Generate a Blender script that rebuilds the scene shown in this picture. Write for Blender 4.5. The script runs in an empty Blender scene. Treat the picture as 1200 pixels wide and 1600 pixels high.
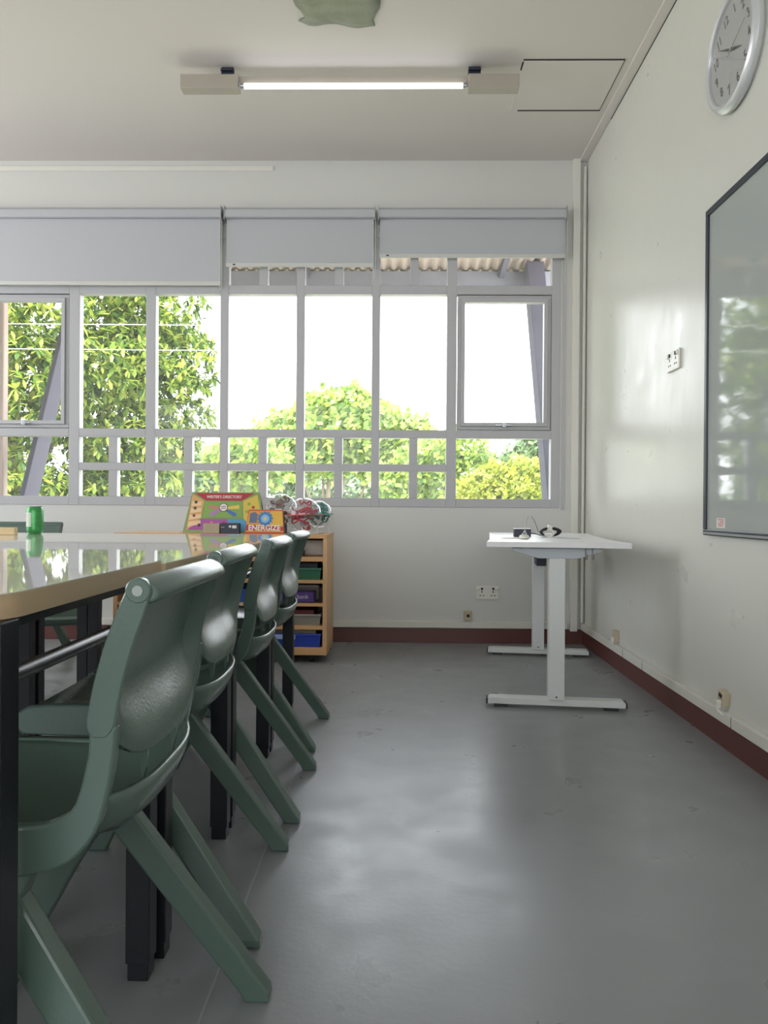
import bpy, bmesh, math, random
from mathutils import Vector, Matrix, Euler
random.seed(7)
sc = bpy.context.scene
PI = math.pi

# ------------------------------------------------------------------ camera
cam_data = bpy.data.cameras.new('camera')
cam_data.sensor_fit = 'VERTICAL'; cam_data.sensor_height = 36.0; cam_data.lens = 27.0
cam_data.clip_start = 0.05; cam_data.clip_end = 300
cam = bpy.data.objects.new('camera', cam_data); sc.collection.objects.link(cam)
yaw, pitch, roll = math.radians(.955), math.radians(.24), math.radians(.4)
fwd = Vector((-math.sin(yaw)*math.cos(pitch), math.cos(yaw)*math.cos(pitch), -math.sin(pitch)))
rgt = fwd.cross(Vector((0, 0, 1))).normalized(); upv = rgt.cross(fwd)
r2 = rgt*math.cos(roll)+upv*math.sin(roll); u2 = -rgt*math.sin(roll)+upv*math.cos(roll)
m = Matrix((r2, u2, -fwd)).transposed().to_4x4(); m.translation = Vector((0, 0, .86))
cam.matrix_world = m
sc.camera = cam

# ------------------------------------------------------------------ world, sun, exposure
world = bpy.data.worlds.new('world'); sc.world = world; world.use_nodes = True
nt = world.node_tree; nt.nodes.clear()
wo = nt.nodes.new('ShaderNodeOutputWorld'); bg = nt.nodes.new('ShaderNodeBackground')
tc = nt.nodes.new('ShaderNodeTexCoord'); sx = nt.nodes.new('ShaderNodeSeparateXYZ'); cr = nt.nodes.new('ShaderNodeValToRGB')
nt.links.new(tc.outputs['Generated'], sx.inputs[0]); nt.links.new(sx.outputs['Z'], cr.inputs[0])
cr.color_ramp.elements[0].position = 0.0; cr.color_ramp.elements[0].color = (.98, .99, 1.0, 1)
cr.color_ramp.elements[1].position = 1.0; cr.color_ramp.elements[1].color = (.80, .88, 1.0, 1)
nt.links.new(cr.outputs[0], bg.inputs['Color']); bg.inputs['Strength'].default_value = 4.6
nt.links.new(bg.outputs[0], wo.inputs[0])
sun_d = bpy.data.lights.new('sun', 'SUN'); sun_d.energy = 7.0; sun_d.angle = math.radians(6); sun_d.color = (1, .95, .84)
sun = bpy.data.objects.new('sun', sun_d); sc.collection.objects.link(sun)
sun.rotation_euler = Vector((.32, .45, -1)).to_track_quat('-Z', 'Y').to_euler(); sun.location = (0, -2, 12)
def portal(loc, rot, sx_, sy_):
    d = bpy.data.lights.new('window_portal', 'AREA'); d.shape = 'RECTANGLE'; d.size = sx_; d.size_y = sy_
    d.cycles.is_portal = True
    o = bpy.data.objects.new('window_portal', d); o.location = loc; o.rotation_euler = rot; sc.collection.objects.link(o)
portal((-.85, 5.12, 1.7), (math.radians(-90), 0, 0), 3.7, 1.6)
portal((-4.72, 2.95, 1.8), (0, math.radians(-90), 0), 1.9, 2.9)  # portal for the added left wall openings
portal((-1.6, -3.12, 1.75), (math.radians(90), 0, 0), 5.2, 1.7)  # portal for the added openings behind the camera
sc.view_settings.view_transform = 'Standard'; sc.view_settings.look = 'None'
sc.view_settings.gamma = 1.0; sc.view_settings.use_curve_mapping = False
sc.view_settings.exposure = 0.58

# ------------------------------------------------------------------ materials
def s2l(c):
    return tuple((x/255/12.92 if x/255 <= .04045 else ((x/255+.055)/1.055)**2.4) for x in c)
def mat(name, rgb, rough=.5, metal=0.0, spec=.5, coat=0.0, noise=None, bump=None, rough_noise=None, emit=None, lin=False):
    """rgb in sRGB 0-255; noise=(scale, amount[, stretch]); bump=(scale, strength, stretch)"""
    M = bpy.data.materials.new(name); M.use_nodes = True; t = M.node_tree; b = t.nodes['Principled BSDF']
    c = rgb if lin else s2l(rgb)
    b.inputs['Base Color'].default_value = (*c, 1); b.inputs['Roughness'].default_value = rough
    b.inputs['Metallic'].default_value = metal; b.inputs['Specular IOR Level'].default_value = spec
    b.inputs['Coat Weight'].default_value = coat; b.inputs['Coat Roughness'].default_value = .05
    co = None
    def coords(stretch):
        tcn = t.nodes.new('ShaderNodeTexCoord'); mp = t.nodes.new('ShaderNodeMapping')
        mp.inputs['Scale'].default_value = stretch; t.links.new(tcn.outputs['Object'], mp.inputs[0]); return mp
    if noise:
        mp = coords(noise[2] if len(noise) > 2 else (1, 1, 1))
        n = t.nodes.new('ShaderNodeTexNoise'); n.inputs['Scale'].default_value = noise[0]; n.inputs['Detail'].default_value = 5
        t.links.new(mp.outputs[0], n.inputs['Vector'])
        r = t.nodes.new('ShaderNodeValToRGB'); a = noise[1]
        r.color_ramp.elements[0].position = .0; r.color_ramp.elements[1].position = 1
        r.color_ramp.elements[0].color = (*[x*(1-a) for x in c], 1); r.color_ramp.elements[1].color = (*[min(1, x*(1+a)) for x in c], 1)
        t.links.new(n.outputs[0], r.inputs[0]); t.links.new(r.outputs[0], b.inputs['Base Color'])
    if rough_noise:
        n = t.nodes.new('ShaderNodeTexNoise'); n.inputs['Scale'].default_value = rough_noise[0]; n.inputs['Detail'].default_value = 6
        mp = coords((1, 1, 1)); t.links.new(mp.outputs[0], n.inputs['Vector'])
        r = t.nodes.new('ShaderNodeMapRange'); r.inputs['From Min'].default_value = .0; r.inputs['From Max'].default_value = 1
        r.inputs['To Min'].default_value = rough_noise[1]; r.inputs['To Max'].default_value = rough_noise[2]
        t.links.new(n.outputs[0], r.inputs['Value']); t.links.new(r.outputs[0], b.inputs['Roughness'])
    if bump:
        mp = coords(bump[2] if len(bump) > 2 else (1, 1, 1))
        n = t.nodes.new('ShaderNodeTexNoise'); n.inputs['Scale'].default_value = bump[0]; n.inputs['Detail'].default_value = 4
        t.links.new(mp.outputs[0], n.inputs['Vector'])
        bp = t.nodes.new('ShaderNodeBump'); bp.inputs['Strength'].default_value = bump[1]; bp.inputs['Distance'].default_value = .01
        t.links.new(n.outputs[0], bp.inputs['Height']); t.links.new(bp.outputs[0], b.inputs['Normal'])
    if emit:
        b.inputs['Emission Color'].default_value = (*emit[0], 1); b.inputs['Emission Strength'].default_value = emit[1]
    return M
def glass_mat(name, tint=(1, 1, 1), haze=.03, rough=.0, refl=1.0):
    M = bpy.data.materials.new(name); M.use_nodes = True; t = M.node_tree; t.nodes.clear()
    o = t.nodes.new('ShaderNodeOutputMaterial'); tr = t.nodes.new('ShaderNodeBsdfTransparent'); gl = t.nodes.new('ShaderNodeBsdfGlossy')
    df = t.nodes.new('ShaderNodeBsdfTranslucent'); fr = t.nodes.new('ShaderNodeLayerWeight'); m1 = t.nodes.new('ShaderNodeMixShader'); m2 = t.nodes.new('ShaderNodeMixShader')
    tr.inputs[0].default_value = (*tint, 1); gl.inputs['Roughness'].default_value = rough; pw = t.nodes.new('ShaderNodeMath'); pw.operation = 'POWER'; pw.inputs[1].default_value = 5
    t.links.new(fr.outputs['Facing'], pw.inputs[0])          # Schlick reflectance, the same from both sides
    mu = t.nodes.new('ShaderNodeMath'); mu.operation = 'MULTIPLY_ADD'; mu.inputs[1].default_value = .9*refl; mu.inputs[2].default_value = .04*refl
    mu.use_clamp = True; t.links.new(pw.outputs[0], mu.inputs[0])
    m2.inputs[0].default_value = haze; t.links.new(tr.outputs[0], m2.inputs[1]); t.links.new(df.outputs[0], m2.inputs[2])
    t.links.new(mu.outputs[0], m1.inputs[0]); t.links.new(m2.outputs[0], m1.inputs[1]); t.links.new(gl.outputs[0], m1.inputs[2])
    t.links.new(m1.outputs[0], o.inputs[0]); return M
def wood_mat(name, rgb, axis, rough=.45, amt=.16, sc_=7):
    st = [1, 1, 1]; st = [14, 14, 14]; st['xyz'.index(axis)] = .8
    return mat(name, rgb, rough, noise=(sc_*.35, amt, tuple(st)), bump=(sc_*.5, .05, tuple(st)))
def leaf_mat(name, ramp, per_object=False, trans=.45):
    M = bpy.data.materials.new(name); M.use_nodes = True; t = M.node_tree; t.nodes.clear()
    o = t.nodes.new('ShaderNodeOutputMaterial'); r = t.nodes.new('ShaderNodeValToRGB')
    if per_object:
        g = t.nodes.new('ShaderNodeObjectInfo'); t.links.new(g.outputs['Random'], r.inputs[0])
    else:
        g = t.nodes.new('ShaderNodeNewGeometry'); t.links.new(g.outputs['Random Per Island'], r.inputs[0])
    el = r.color_ramp.elements
    el[0].position = 0; el[0].color = (*s2l(ramp[0]), 1); el[1].position = 1; el[1].color = (*s2l(ramp[-1]), 1)
    for i, c in enumerate(ramp[1:-1]):
        e = el.new((i+1)/(len(ramp)-1)); e.color = (*s2l(c), 1)
    p = t.nodes.new('ShaderNodeBsdfPrincipled'); p.inputs['Roughness'].default_value = .38
    tl = t.nodes.new('ShaderNodeBsdfTranslucent'); mx = t.nodes.new('ShaderNodeMixShader'); mx.inputs[0].default_value = trans
    t.links.new(r.outputs[0], p.inputs['Base Color']); t.links.new(r.outputs[0], tl.inputs[0])
    t.links.new(p.outputs[0], mx.inputs[1]); t.links.new(tl.outputs[0], mx.inputs[2]); t.links.new(mx.outputs[0], o.inputs[0])
    return M

MW = mat('wall_paint', (203, 203, 199), .42, spec=.45, noise=(1.3, .025), bump=(9, .05))
MWG = mat('gloss_wall_paint', (208, 208, 200), .33, spec=.45, noise=(1.1, .02), bump=(11, .22, (1, 1, .3)), rough_noise=(7, .20, .44))
MC = mat('ceiling_paint', (212, 206, 200), .62, noise=(.7, .03), bump=(2.2, .06))
MFL = mat('grey_vinyl', (132, 135, 136), .34, spec=.55, noise=(5.5, .06, (1, 1.6, 1)), bump=(60, .04), rough_noise=(6, .16, .50))
MSEAM = mat('vinyl_weld', (152, 152, 150), .4)
MRED = mat('red_skirting', (92, 50, 46), .4, noise=(6, .12))
MTR = mat('trunking_plastic', (214, 213, 204), .42, noise=(3, .02))
MFR = mat('window_frame_paint', (176, 176, 179), .42, noise=(4, .02))
MGL = glass_mat('window_glass', (.97, .98, .985), .02, .0, .22)
MBL = mat('blind_fabric', (178, 180, 184), .8, noise=(90, .03))
MBLB = mat('blind_bar', (196, 196, 192), .45)
MCHR = mat('chair_green_plastic', (86, 104, 96), .24, spec=.5, bump=(160, .06), noise=(2.2, .035))
MCHR2 = mat('chair_cap_plastic', (150, 158, 152), .5, noise=(20, .03))
MCHR3 = mat('chair_plug_dark', (70, 84, 79), .5, noise=(20, .03))
MTOP = mat('white_laminate', (216, 215, 208), .03, spec=.6, noise=(2, .015))
MEDGE = wood_mat('beech_edge', (184, 160, 128), 'y')
MBLK = mat('black_steel', (22, 24, 30), .42, spec=.5, bump=(220, .05), noise=(8, .06))
MBAR = mat('dark_tube', (128, 128, 130), .3, metal=.85, noise=(8, .05))
MBEE = wood_mat('beech_shelf', (196, 152, 104), 'x', .5)
MBEZ = wood_mat('beech_side', (200, 160, 116), 'z', .5)
MWSH = mat('desk_white', (222, 222, 222), .35, noise=(5, .015))
MWST = mat('desk_white_steel', (205, 208, 206), .4, noise=(5, .02))
MGST = mat('desk_grey_steel', (176, 182, 186), .42, noise=(5, .02))
MDRK = mat('dark_plastic', (30, 32, 38), .45, noise=(12, .08))
MNAVY = mat('navy_plastic', (40, 44, 62), .45, noise=(12, .06))
MWPL = mat('white_plastic', (222, 221, 212), .35, noise=(10, .02))
MYPL = mat('aged_plastic', (186, 172, 148), .5, noise=(25, .08))
MHOLE = mat('socket_hole', (24, 24, 22), .7, noise=(8, .05))
MSTEEL = mat('bright_steel', (176, 178, 180), .28, metal=.9, noise=(14, .05))
MCLK = mat('clock_silver', (206, 208, 210), .28, metal=.35, noise=(6, .02))
MCLKF = mat('clock_dial', (220, 224, 226), .5, noise=(5, .015))
MINK = mat('clock_ink', (64, 66, 68), .5, noise=(5, .02))
MBRD = mat('board_frame', (34, 40, 54), .35, noise=(10, .06))
MBRG = mat('board_enamel', (160, 166, 162), .045, spec=.85, bump=(2.6, .13, (1, .6, 1.6)), noise=(1.2, .01))
MBAT = mat('batten_body', (168, 161, 149), .45, noise=(6, .05))
MBRK = mat('bracket_dark', (40, 46, 62), .5, noise=(10, .08))
MTUBE = mat('lit_tube', (250, 250, 255), .3, emit=((.93, .96, 1.0), 2.6))
MPATCH = mat('ceiling_patch', (132, 138, 116), .4, noise=(7, .35, (1, 2.5, 1)), bump=(9, .8, (2, 1, 1)))
MGAP = mat('shadow_gap', (42, 40, 38), .8, noise=(10, .05))
MCOR = mat('roof_sheet', (172, 156, 146), .7, noise=(4, .14, (6, .6, 1)))
MSTR = mat('outdoor_steel', (96, 94, 106), .85, spec=.1, noise=(12, .08))
MPINK = mat('outdoor_render', (206, 186, 176), .8, noise=(5, .05))
MBARK = mat('bark', (132, 118, 104), .9, noise=(8, .25, (1, 1, .25)), bump=(14, .5, (1, 1, .3)))
MGRD = mat('grass_ground', (150, 150, 128), .9, noise=(.6, .15))
ML1 = leaf_mat('near_leaves', [(38, 62, 30), (74, 104, 42), (118, 144, 56), (160, 176, 74), (186, 190, 92)])
ML1O = leaf_mat('near_single_leaves', [(70, 100, 42), (118, 146, 56), (166, 180, 76), (196, 198, 100)], per_object=True)
ML2 = leaf_mat('far_leaves', [(96, 128, 62), (136, 164, 74), (172, 192, 92), (196, 208, 116)], trans=.5)  # light yellow-green; the paleness also stands in for haze
ML3 = leaf_mat('yellow_leaves', [(112, 132, 54), (160, 170, 66), (196, 196, 80)], trans=.5)
ML4 = leaf_mat('grey_green_leaves', [(96, 122, 84), (128, 152, 104), (150, 172, 124)], trans=.4)  # grey-green leaf tones kept pale to imitate distance haze

# ------------------------------------------------------------------ mesh helpers
class MB:
    def __init__(s): s.v = []; s.f = []; s.mi = []; s.sm = []
    def add(s, vs, fs, mi=0, smooth=False):
        n = len(s.v); s.v += [tuple(v) for v in vs]
        for f in fs: s.f.append([i+n for i in f]); s.mi.append(mi); s.sm.append(smooth)
        return s
    def box(s, a, b, mi=0):
        x0, x1 = sorted((a[0], b[0])); y0, y1 = sorted((a[1], b[1])); z0, z1 = sorted((a[2], b[2]))
        v = [(x, y, z) for z in (z0, z1) for y in (y0, y1) for x in (x0, x1)]
        return s.add(v, [(0, 2, 3, 1), (4, 5, 7, 6), (0, 1, 5, 4), (2, 6, 7, 3), (0, 4, 6, 2), (1, 3, 7, 5)], mi)
    def prism(s, pts, axis, a, b, mi=0, smooth=False):
        """pts: polygon in the two other axes (in xyz order)"""
        k = 'xyz'.index(axis); n = len(pts); vs = []
        for h in (a, b):
            for p in pts:
                q = list(p); q.insert(k, h); vs.append(q)
        s.add(vs, [list(range(n))[::-1], list(range(n, 2*n))], mi, False)
        m0 = len(s.v)-2*n
        for i in range(n):
            j = (i+1) % n; s.f.append([m0+i, m0+j, m0+n+j, m0+n+i]); s.mi.append(mi); s.sm.append(smooth)
        return s
    def tube(s, path, r, n=10, mi=0, cap=True, closed=False):
        P = [Vector(p) for p in path]; rings = []; N = len(P); ref = None
        for i, p in enumerate(P):
            if closed: t = (P[(i+1) % N]-P[i-1]).normalized()
            else: t = (P[min(i+1, N-1)]-P[max(i-1, 0)]).normalized()
            if ref is None:
                ref = Vector((0, 0, 1)) if abs(t.z) < .9 else Vector((1, 0, 0))
            a = t.cross(ref).normalized(); b = a.cross(t).normalized(); ref = b
            rr = r[i] if isinstance(r, (list, tuple)) else r
            rings.append([p+a*math.cos(2*PI*k/n)*rr+b*math.sin(2*PI*k/n)*rr for k in range(n)])
        vs = [q for R_ in rings for q in R_]; fs = []
        for i in range(N if closed else N-1):
            for k in range(n):
                k2 = (k+1) % n; i2 = (i+1) % N
                fs.append((i*n+k, i*n+k2, i2*n+k2, i2*n+k))
        s.add(vs, fs, mi, True)
        if cap and not closed:
            m0 = len(s.v)-len(vs)
            s.f += [[m0+k for k in range(n)][::-1], [m0+(N-1)*n+k for k in range(n)]]; s.mi += [mi, mi]; s.sm += [False, False]
        return s
    def lathe(s, prof, origin=(0, 0, 0), axis='z', n=24, mi=0, smooth=True):
        """prof: list of (radius, height)"""
        o = Vector(origin); vs = []
        for r, h in prof:
            for k in range(n):
                c, d = math.cos(2*PI*k/n)*r, math.sin(2*PI*k/n)*r
                v = {'z': (c, d, h), 'x': (h, c, d), 'y': (d, h, c)}[axis]; vs.append(o+Vector(v))
        fs = []
        for i in range(len(prof)-1):
            for k in range(n):
                k2 = (k+1) % n; fs.append((i*n+k, i*n+k2, (i+1)*n+k2, (i+1)*n+k))
        s.add(vs, fs, mi, smooth)
        m0 = len(s.v)-len(vs)
        if prof[0][0] > 1e-6: s.f.append([m0+k for k in range(n)][::-1]); s.mi.append(mi); s.sm.append(False)
        if prof[-1][0] > 1e-6: s.f.append([m0+(len(prof)-1)*n+k for k in range(n)]); s.mi.append(mi); s.sm.append(False)
        return s
    def build(s, name, mats, parent=None, loc=(0, 0, 0), rot=(0, 0, 0), bevel=0, seg=2, smooth=None, fix=True):
        me = bpy.data.meshes.new(name); me.from_pydata(s.v, [], s.f)
        if not isinstance(mats, (list, tuple)): mats = [mats]
        for q in mats: me.materials.append(q)
        me.polygons.foreach_set('material_index', s.mi)
        me.polygons.foreach_set('use_smooth', [True]*len(s.f) if smooth else s.sm)
        if fix and len(s.f) < 20000:
            b = bmesh.new(); b.from_mesh(me); bmesh.ops.recalc_face_normals(b, faces=b.faces); b.to_mesh(me); b.free()
        if any(s.sm) and len(s.f) < 20000: me.set_sharp_from_angle(angle=math.radians(38))
        me.update()
        o = bpy.data.objects.new(name, me); sc.collection.objects.link(o)
        o.location = loc; o.rotation_euler = rot
        if parent: o.parent = parent
        if bevel:
            bv = o.modifiers.new('bevel', 'BEVEL'); bv.width = bevel; bv.segments = seg; bv.limit_method = 'ANGLE'; bv.angle_limit = math.radians(40)
            bv.harden_normals = False
        return o
def tag(o, label, cat, group=None):
    o['label'] = label; o['category'] = cat
    if group: o['group'] = group
    return o
def struct(o): o['kind'] = 'structure'; return o
def thing(name, label, cat, loc=(0, 0, 0), rz=0, group=None):
    o = bpy.data.objects.new(name, None); o.empty_display_size = .1; sc.collection.objects.link(o)
    o.location = loc; o.rotation_euler = (0, 0, rz); return tag(o, label, cat, group)
def sempty(name):
    o = bpy.data.objects.new(name, None); o.empty_display_size = .1; sc.collection.objects.link(o); return struct(o)
def copy_tree(o, parent=None):
    c = o.copy(); sc.collection.objects.link(c)
    if parent: c.parent = parent; c.matrix_parent_inverse = o.matrix_parent_inverse
    for ch in list(o.children): copy_tree(ch, c)
    return c
def box(name, a, b, m_, parent=None, bevel=0):
    return MB().box(a, b).build(name, m_, parent, bevel=bevel)
def text_obj(name, body, size, m_, parent, loc, rot, depth=.0006, align='CENTER', sx_=1.0, bold=0.0):
    cu = bpy.data.curves.new(name, 'FONT'); cu.body = body; cu.size = size; cu.align_x = align; cu.align_y = 'CENTER'
    cu.extrude = depth; cu.offset = bold; cu.resolution_u = 3
    t = bpy.data.objects.new(name+'_curve', cu); sc.collection.objects.link(t)
    bpy.context.view_layer.update()
    me = bpy.data.meshes.new_from_object(t.evaluated_get(bpy.context.evaluated_depsgraph_get()))
    bpy.data.objects.remove(t, do_unlink=True)
    me.materials.clear(); me.materials.append(m_)
    o = bpy.data.objects.new(name, me); sc.collection.objects.link(o)
    o.location = loc; o.rotation_euler = rot; o.scale = (sx_, 1, 1); o.parent = parent; return o

# ------------------------------------------------------------------ room shell
XR, XL, YB, YF, ZC = 1.205, -4.6, 4.95, -3.0, 3.1
fl = struct(box('floor', (XL-.1, YF-.1, -.1), (XR+.1, YB+.1, 0), MFL))
for x in (-.325, 1.62-2.0-1.9):
    MB().box((x-.0022, YF, 0), (x+.0022, YB, .0006)).build('seam', MSEAM, fl)
ceil = struct(box('ceiling', (XL-.1, YF-.1, ZC), (XR+.1, YB+.1, ZC+.1), MC))
struct(box('wall_right', (XR, YF-.1, 0), (XR+.1, YB+.1, ZC), MWG))
wl = MB().box((XL-.1, YF-.1, 0), (XL, YB+.1, .9)).box((XL-.1, YF-.1, 2.75), (XL, YB+.1, ZC)).box((XL-.1, YF-.1, .9), (XL, 1.5, 2.75)).box((XL-.1, 4.4, .9), (XL, YB+.1, 2.75))  # unseen wall; its window openings are added to let in fill light
for y in (2.2, 2.95, 3.7): wl.box((XL-.08, y-.03, .9), (XL, y+.03, 2.75))
struct(wl.build('wall_left', MW))
WX0, WX1, WZ0, WZ1 = -2.76, 1.04, .872, 2.60
wb = MB(); T = .1
wb.box((XL, YB, 0), (XR, YB+T, WZ0)).box((XL, YB, WZ1), (XR, YB+T, ZC)).box((XL, YB, WZ0), (WX0, YB+T, WZ1)).box((WX1, YB, WZ0), (XR, YB+T, WZ1))
struct(wb.build('wall_back', MW))
wf = MB()
wf.box((XL, YF-T, 0), (XR, YF, .9)).box((XL, YF-T, 2.6), (XR, YF, ZC)).box((XL, YF-T, .9), (-4.2, YF, 2.6)).box((1.0, YF-T, .9), (XR, YF, 2.6))  # window openings behind the camera, added to light the near side
for x in (-3.6, -3.0, -2.4, -1.8, -1.2, -.6, 0, .5): wf.box((x-.04, YF-T, .9), (x+.04, YF, 2.6))
for z in (1.4, 2.2): wf.box((-4.2, YF-T+.02, z-.03), (1.0, YF-.02, z+.03))
struct(wf.build('wall_front', MW))
# skirting and cable trunking (dado of the floor line)
struct(box('baseboard_back', (XL, YB-.012, 0), (XR-.012, YB, .094), MRED))
struct(box('baseboard_right', (XR-.012, YF, 0), (XR, YB, .094), MRED))
struct(box('trim_1', (-1.9, YB-.022, .097), (1.098, YB, .140), MTR, bevel=.003))
tr2 = struct(MB().box((XR-.024, -2.9, .094), (XR, 4.93, .136)).build('trim_2', MTR, bevel=.003))
for y in (4.02, 3.70, 2.72): MB().box((XR-.0248, y-.0015, .0955), (XR-.023, y+.0015, .1345)).build('joint', MGAP, tr2)
struct(box('trim_3', (XL+.01, YB-.008, 3.033), (-.81, YB, 3.066), MTR, bevel=.004))
struct(box('trim_4', (XR-.052, YF, ZC-.012), (XR, YB, ZC), MC, bevel=.003))
struct(MB().box((XR-.003, 2.9, ZC-.016), (XR, 4.4, ZC-.0125)).build('trim_5', MGAP))
# vertical conduit in the corner
cd = tag(MB().box((1.112, YB-.035, .085), (1.156, YB, ZC)).build('cable_conduit', MTR, bevel=.003), 'tall white square cable conduit running floor to ceiling beside the window', 'conduit')
cp = tag(MB().tube([(1.188, YB-.014, .14), (1.188, YB-.014, ZC-.05)], .012, 10).build('pipe', MTR), 'thin white round pipe standing in the room corner behind the conduit', 'pipe')
# ceiling hatch
ap = struct(sempty('trim_6'))
MB().box((.62, 3.845, ZC-.006), (1.115, 4.315, ZC)).build('access_panel', MC, ap, bevel=.002)
for a, b in (((.66, 4.315, ZC-.0075), (1.118, 4.324, ZC)), ((.615, 3.838, ZC-.004), (1.118, 3.845, ZC)), ((1.115, 3.845, ZC-.004), (1.119, 4.32, ZC)), ((.612, 3.86, ZC-.003), (.62, 3.93, ZC))):
    MB().box(a, b).build('panel_gap', MGAP, ap)
# crumpled covering stuck to the ceiling
g = MB(); n1, n2 = 12, 9; vs = []
for j in range(n2):
    for i in range(n1):
        u, v = i/(n1-1), j/(n2-1)
        x = -.455+.35*u+.02*math.sin(9*v+u*3)*(1 if i in (0, n1-1) else 0); y = 3.20+.345*v+.03*u*v+.012*math.sin(11*u)*(1 if j == n2-1 else 0)
        z = ZC-.006-.018*random.random()*(0 if i in (0, n1-1) or j in (0, n2-1) else 1)
        if (i, j) == (0, n2-1): x -= .02; y -= .02
        vs.append((x, y, z))
g.add(vs, [(j*n1+i, j*n1+i+1, (j+1)*n1+i+1, (j+1)*n1+i) for j in range(n2-1) for i in range(n1-1)], 0, True)
o = g.build('ceiling_patch', MPATCH, fix=True); md = o.modifiers.new('solidify', 'SOLIDIFY'); md.thickness = .006; md.offset = 1
tag(o, 'crumpled grey green sheet patched onto the ceiling in front of the lamp', 'patch')

# ------------------------------------------------------------------ windows
win = sempty('window_1')
def wbar(name, x0, x1, z0, z1, y0=YB-.005, y1=YB+.06, parent=win, m_=MFR): return MB().box((x0, y0, z0), (x1, y1, z1)).build(name, m_, parent, bevel=.002, seg=1)
Z_BOT, Z_R1, Z_R2, Z_T1, Z_T2 = (.872, .928), (1.100, 1.147), (1.316, 1.368), (2.240, 2.296), (2.478, 2.60)
mull = [(-2.76, -2.70), (-2.13, -2.062), (-1.63, -1.567), (-1.148, -1.094), (-.655, -.602), (-.168, -.116), (.314, .378), (.985, 1.04)]
for a, b in mull: wbar('mullion', a, b, WZ0, WZ1)
bays = [(mull[i][1], mull[i+1][0]) for i in range(7)]
for k, (a, b) in enumerate(bays):
    wbar('bottom_rail', a, b, *Z_BOT); wbar('mid_rail', a, b, *Z_R2); wbar('transom', a, b, *Z_T1); wbar('head_rail', a, b, 2.53, WZ1)
    sash = k in (0, 6)
    def pane(x0, x1, z0, z1):
        MB().box((x0-.004, YB+.030, z0-.004), (x1+.004, YB+.034, z1+.004)).build('glass_pane', MGL, win)
        for (p, q, r_, s_) in ((x0, x0+.010, z0, z1), (x0+.010, x1, z1-.010, z1)):
            pass
    if not sash:
        c = (a+b)/2+.004
        wbar('low_rail', a, b, *Z_R1)
        wbar('sub_mullion', c-.027, c+.027, Z_BOT[1], Z_R1[0]); wbar('sub_mullion', c-.027, c+.027, Z_R1[1], Z_R2[0])
        wbar('sub_mullion', c-.027, c+.027, Z_T1[1], 2.53)
        for (x0, x1) in ((a, c-.027), (c+.027, b)):
            pane(x0, x1, Z_BOT[1], Z_R1[0]); pane(x0, x1, Z_R1[1], Z_R2[0]); pane(x0, x1, Z_T1[1], 2.53)
        pane(a, b, Z_R2[1], Z_T1[0])
    else:
        pane(a, b, Z_BOT[1], Z_R2[0]); pane(a, b, Z_T1[1], 2.53)
        s = MB(); x0, x1, z0, z1 = a+.006, b-.004, Z_R2[1]+.004, Z_T1[0]-.006; w1, w2 = .030, .048
        def ring(x0, x1, z0, z1, w, y0, y1):
            s.box((x0, y0, z0), (x1, y1, z0+w)).box((x0, y0, z1-w), (x1, y1, z1)).box((x0, y0, z0+w), (x0+w, y1, z1-w)).box((x1-w, y0, z0+w), (x1, y1, z1-w))
        ring(x0, x1, z0, z1, .022, YB+.002, YB+.055); ring(x0+.022, x1-.022, z0+.022, z1-.022, .024, YB-.012, YB+.035)
        so = s.build('sash_frame', MFR, win, bevel=.0015, seg=1)
        MB().box((x0+.04, YB+.018, z0+.04), (x1-.04, YB+.022, z1-.04)).build('glass_pane', MGL, win)
        xc = (x0+x1)/2
        h = MB().box((xc-.055, YB-.018, z0+.024), (xc+.03, YB-.010, z0+.036)).box((xc-.012, YB-.034, z0+.014), (xc+.012, YB-.016, z0+.040)).box((xc-.006, YB-.04, z0+.022), (xc+.045, YB-.032, z0+.03))
        h.build('handle', MSTEEL, so, bevel=.002)
# reveal strip beside the right end of the window, in frame paint
MB().box((1.055, YB-.006, .86), (1.075, YB, 2.70)).build('reveal_strip', MFR, win)
# roller blinds
def blind(x0, x1, zb, label):
    t = thing('roller_blind', label, 'blind', ((x0+x1)/2, YB-.05, 2.70), group='grey roller blinds over the window'); w = (x1-x0)/2
    MB().prism([(-.048, .005), (-.046, .05), (-.02, .07), (.048, .07), (.048, .0), (-.04, .0)], 'x', -w, w).build('cassette', MBL, t, bevel=.004)
    MB().box((-w+.008, -.012, zb-2.70+.022), (w-.008, -.010, .004)).build('fabric', MBL, t)
    MB().box((-w+.006, -.019, zb-2.70), (w-.006, -.005, zb-2.70+.026)).build('bottom_bar', MBLB, t, bevel=.003)
    MB().box((-w+.05, -.0205, zb-2.70+.009), (-w+.066, -.019, zb-2.70+.017)).build('bar_clip', MDRK, t)
    for sgn in (-1, 1): MB().box((sgn*w-.003, -.05, -.014), (sgn*w+.003, .048, .074)).build('end_bracket', MSTEEL, t)
    return t
b1 = blind(-2.75, -1.128, 2.278, 'wide grey roller blind at left, lowered furthest of the three')
b2 = blind(-1.106, -.152, 2.396, 'middle grey roller blind between the two others, half metre narrower than left one')
b3 = blind(-.128, 1.058, 2.455, 'grey roller blind at right end of the window, rolled up highest')
for b, xx, zb in ((b1, .802, -.44), (b2, .468, -.36), (b3, .585, -.40)):
    MB().tube([(xx, -.03, .0), (xx+.002, -.032, zb), (xx+.008, -.032, zb-.02), (xx+.014, -.032, zb), (xx+.012, -.03, .0)], .0022, 6).build('pull_chain', MBLB, b)
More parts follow.
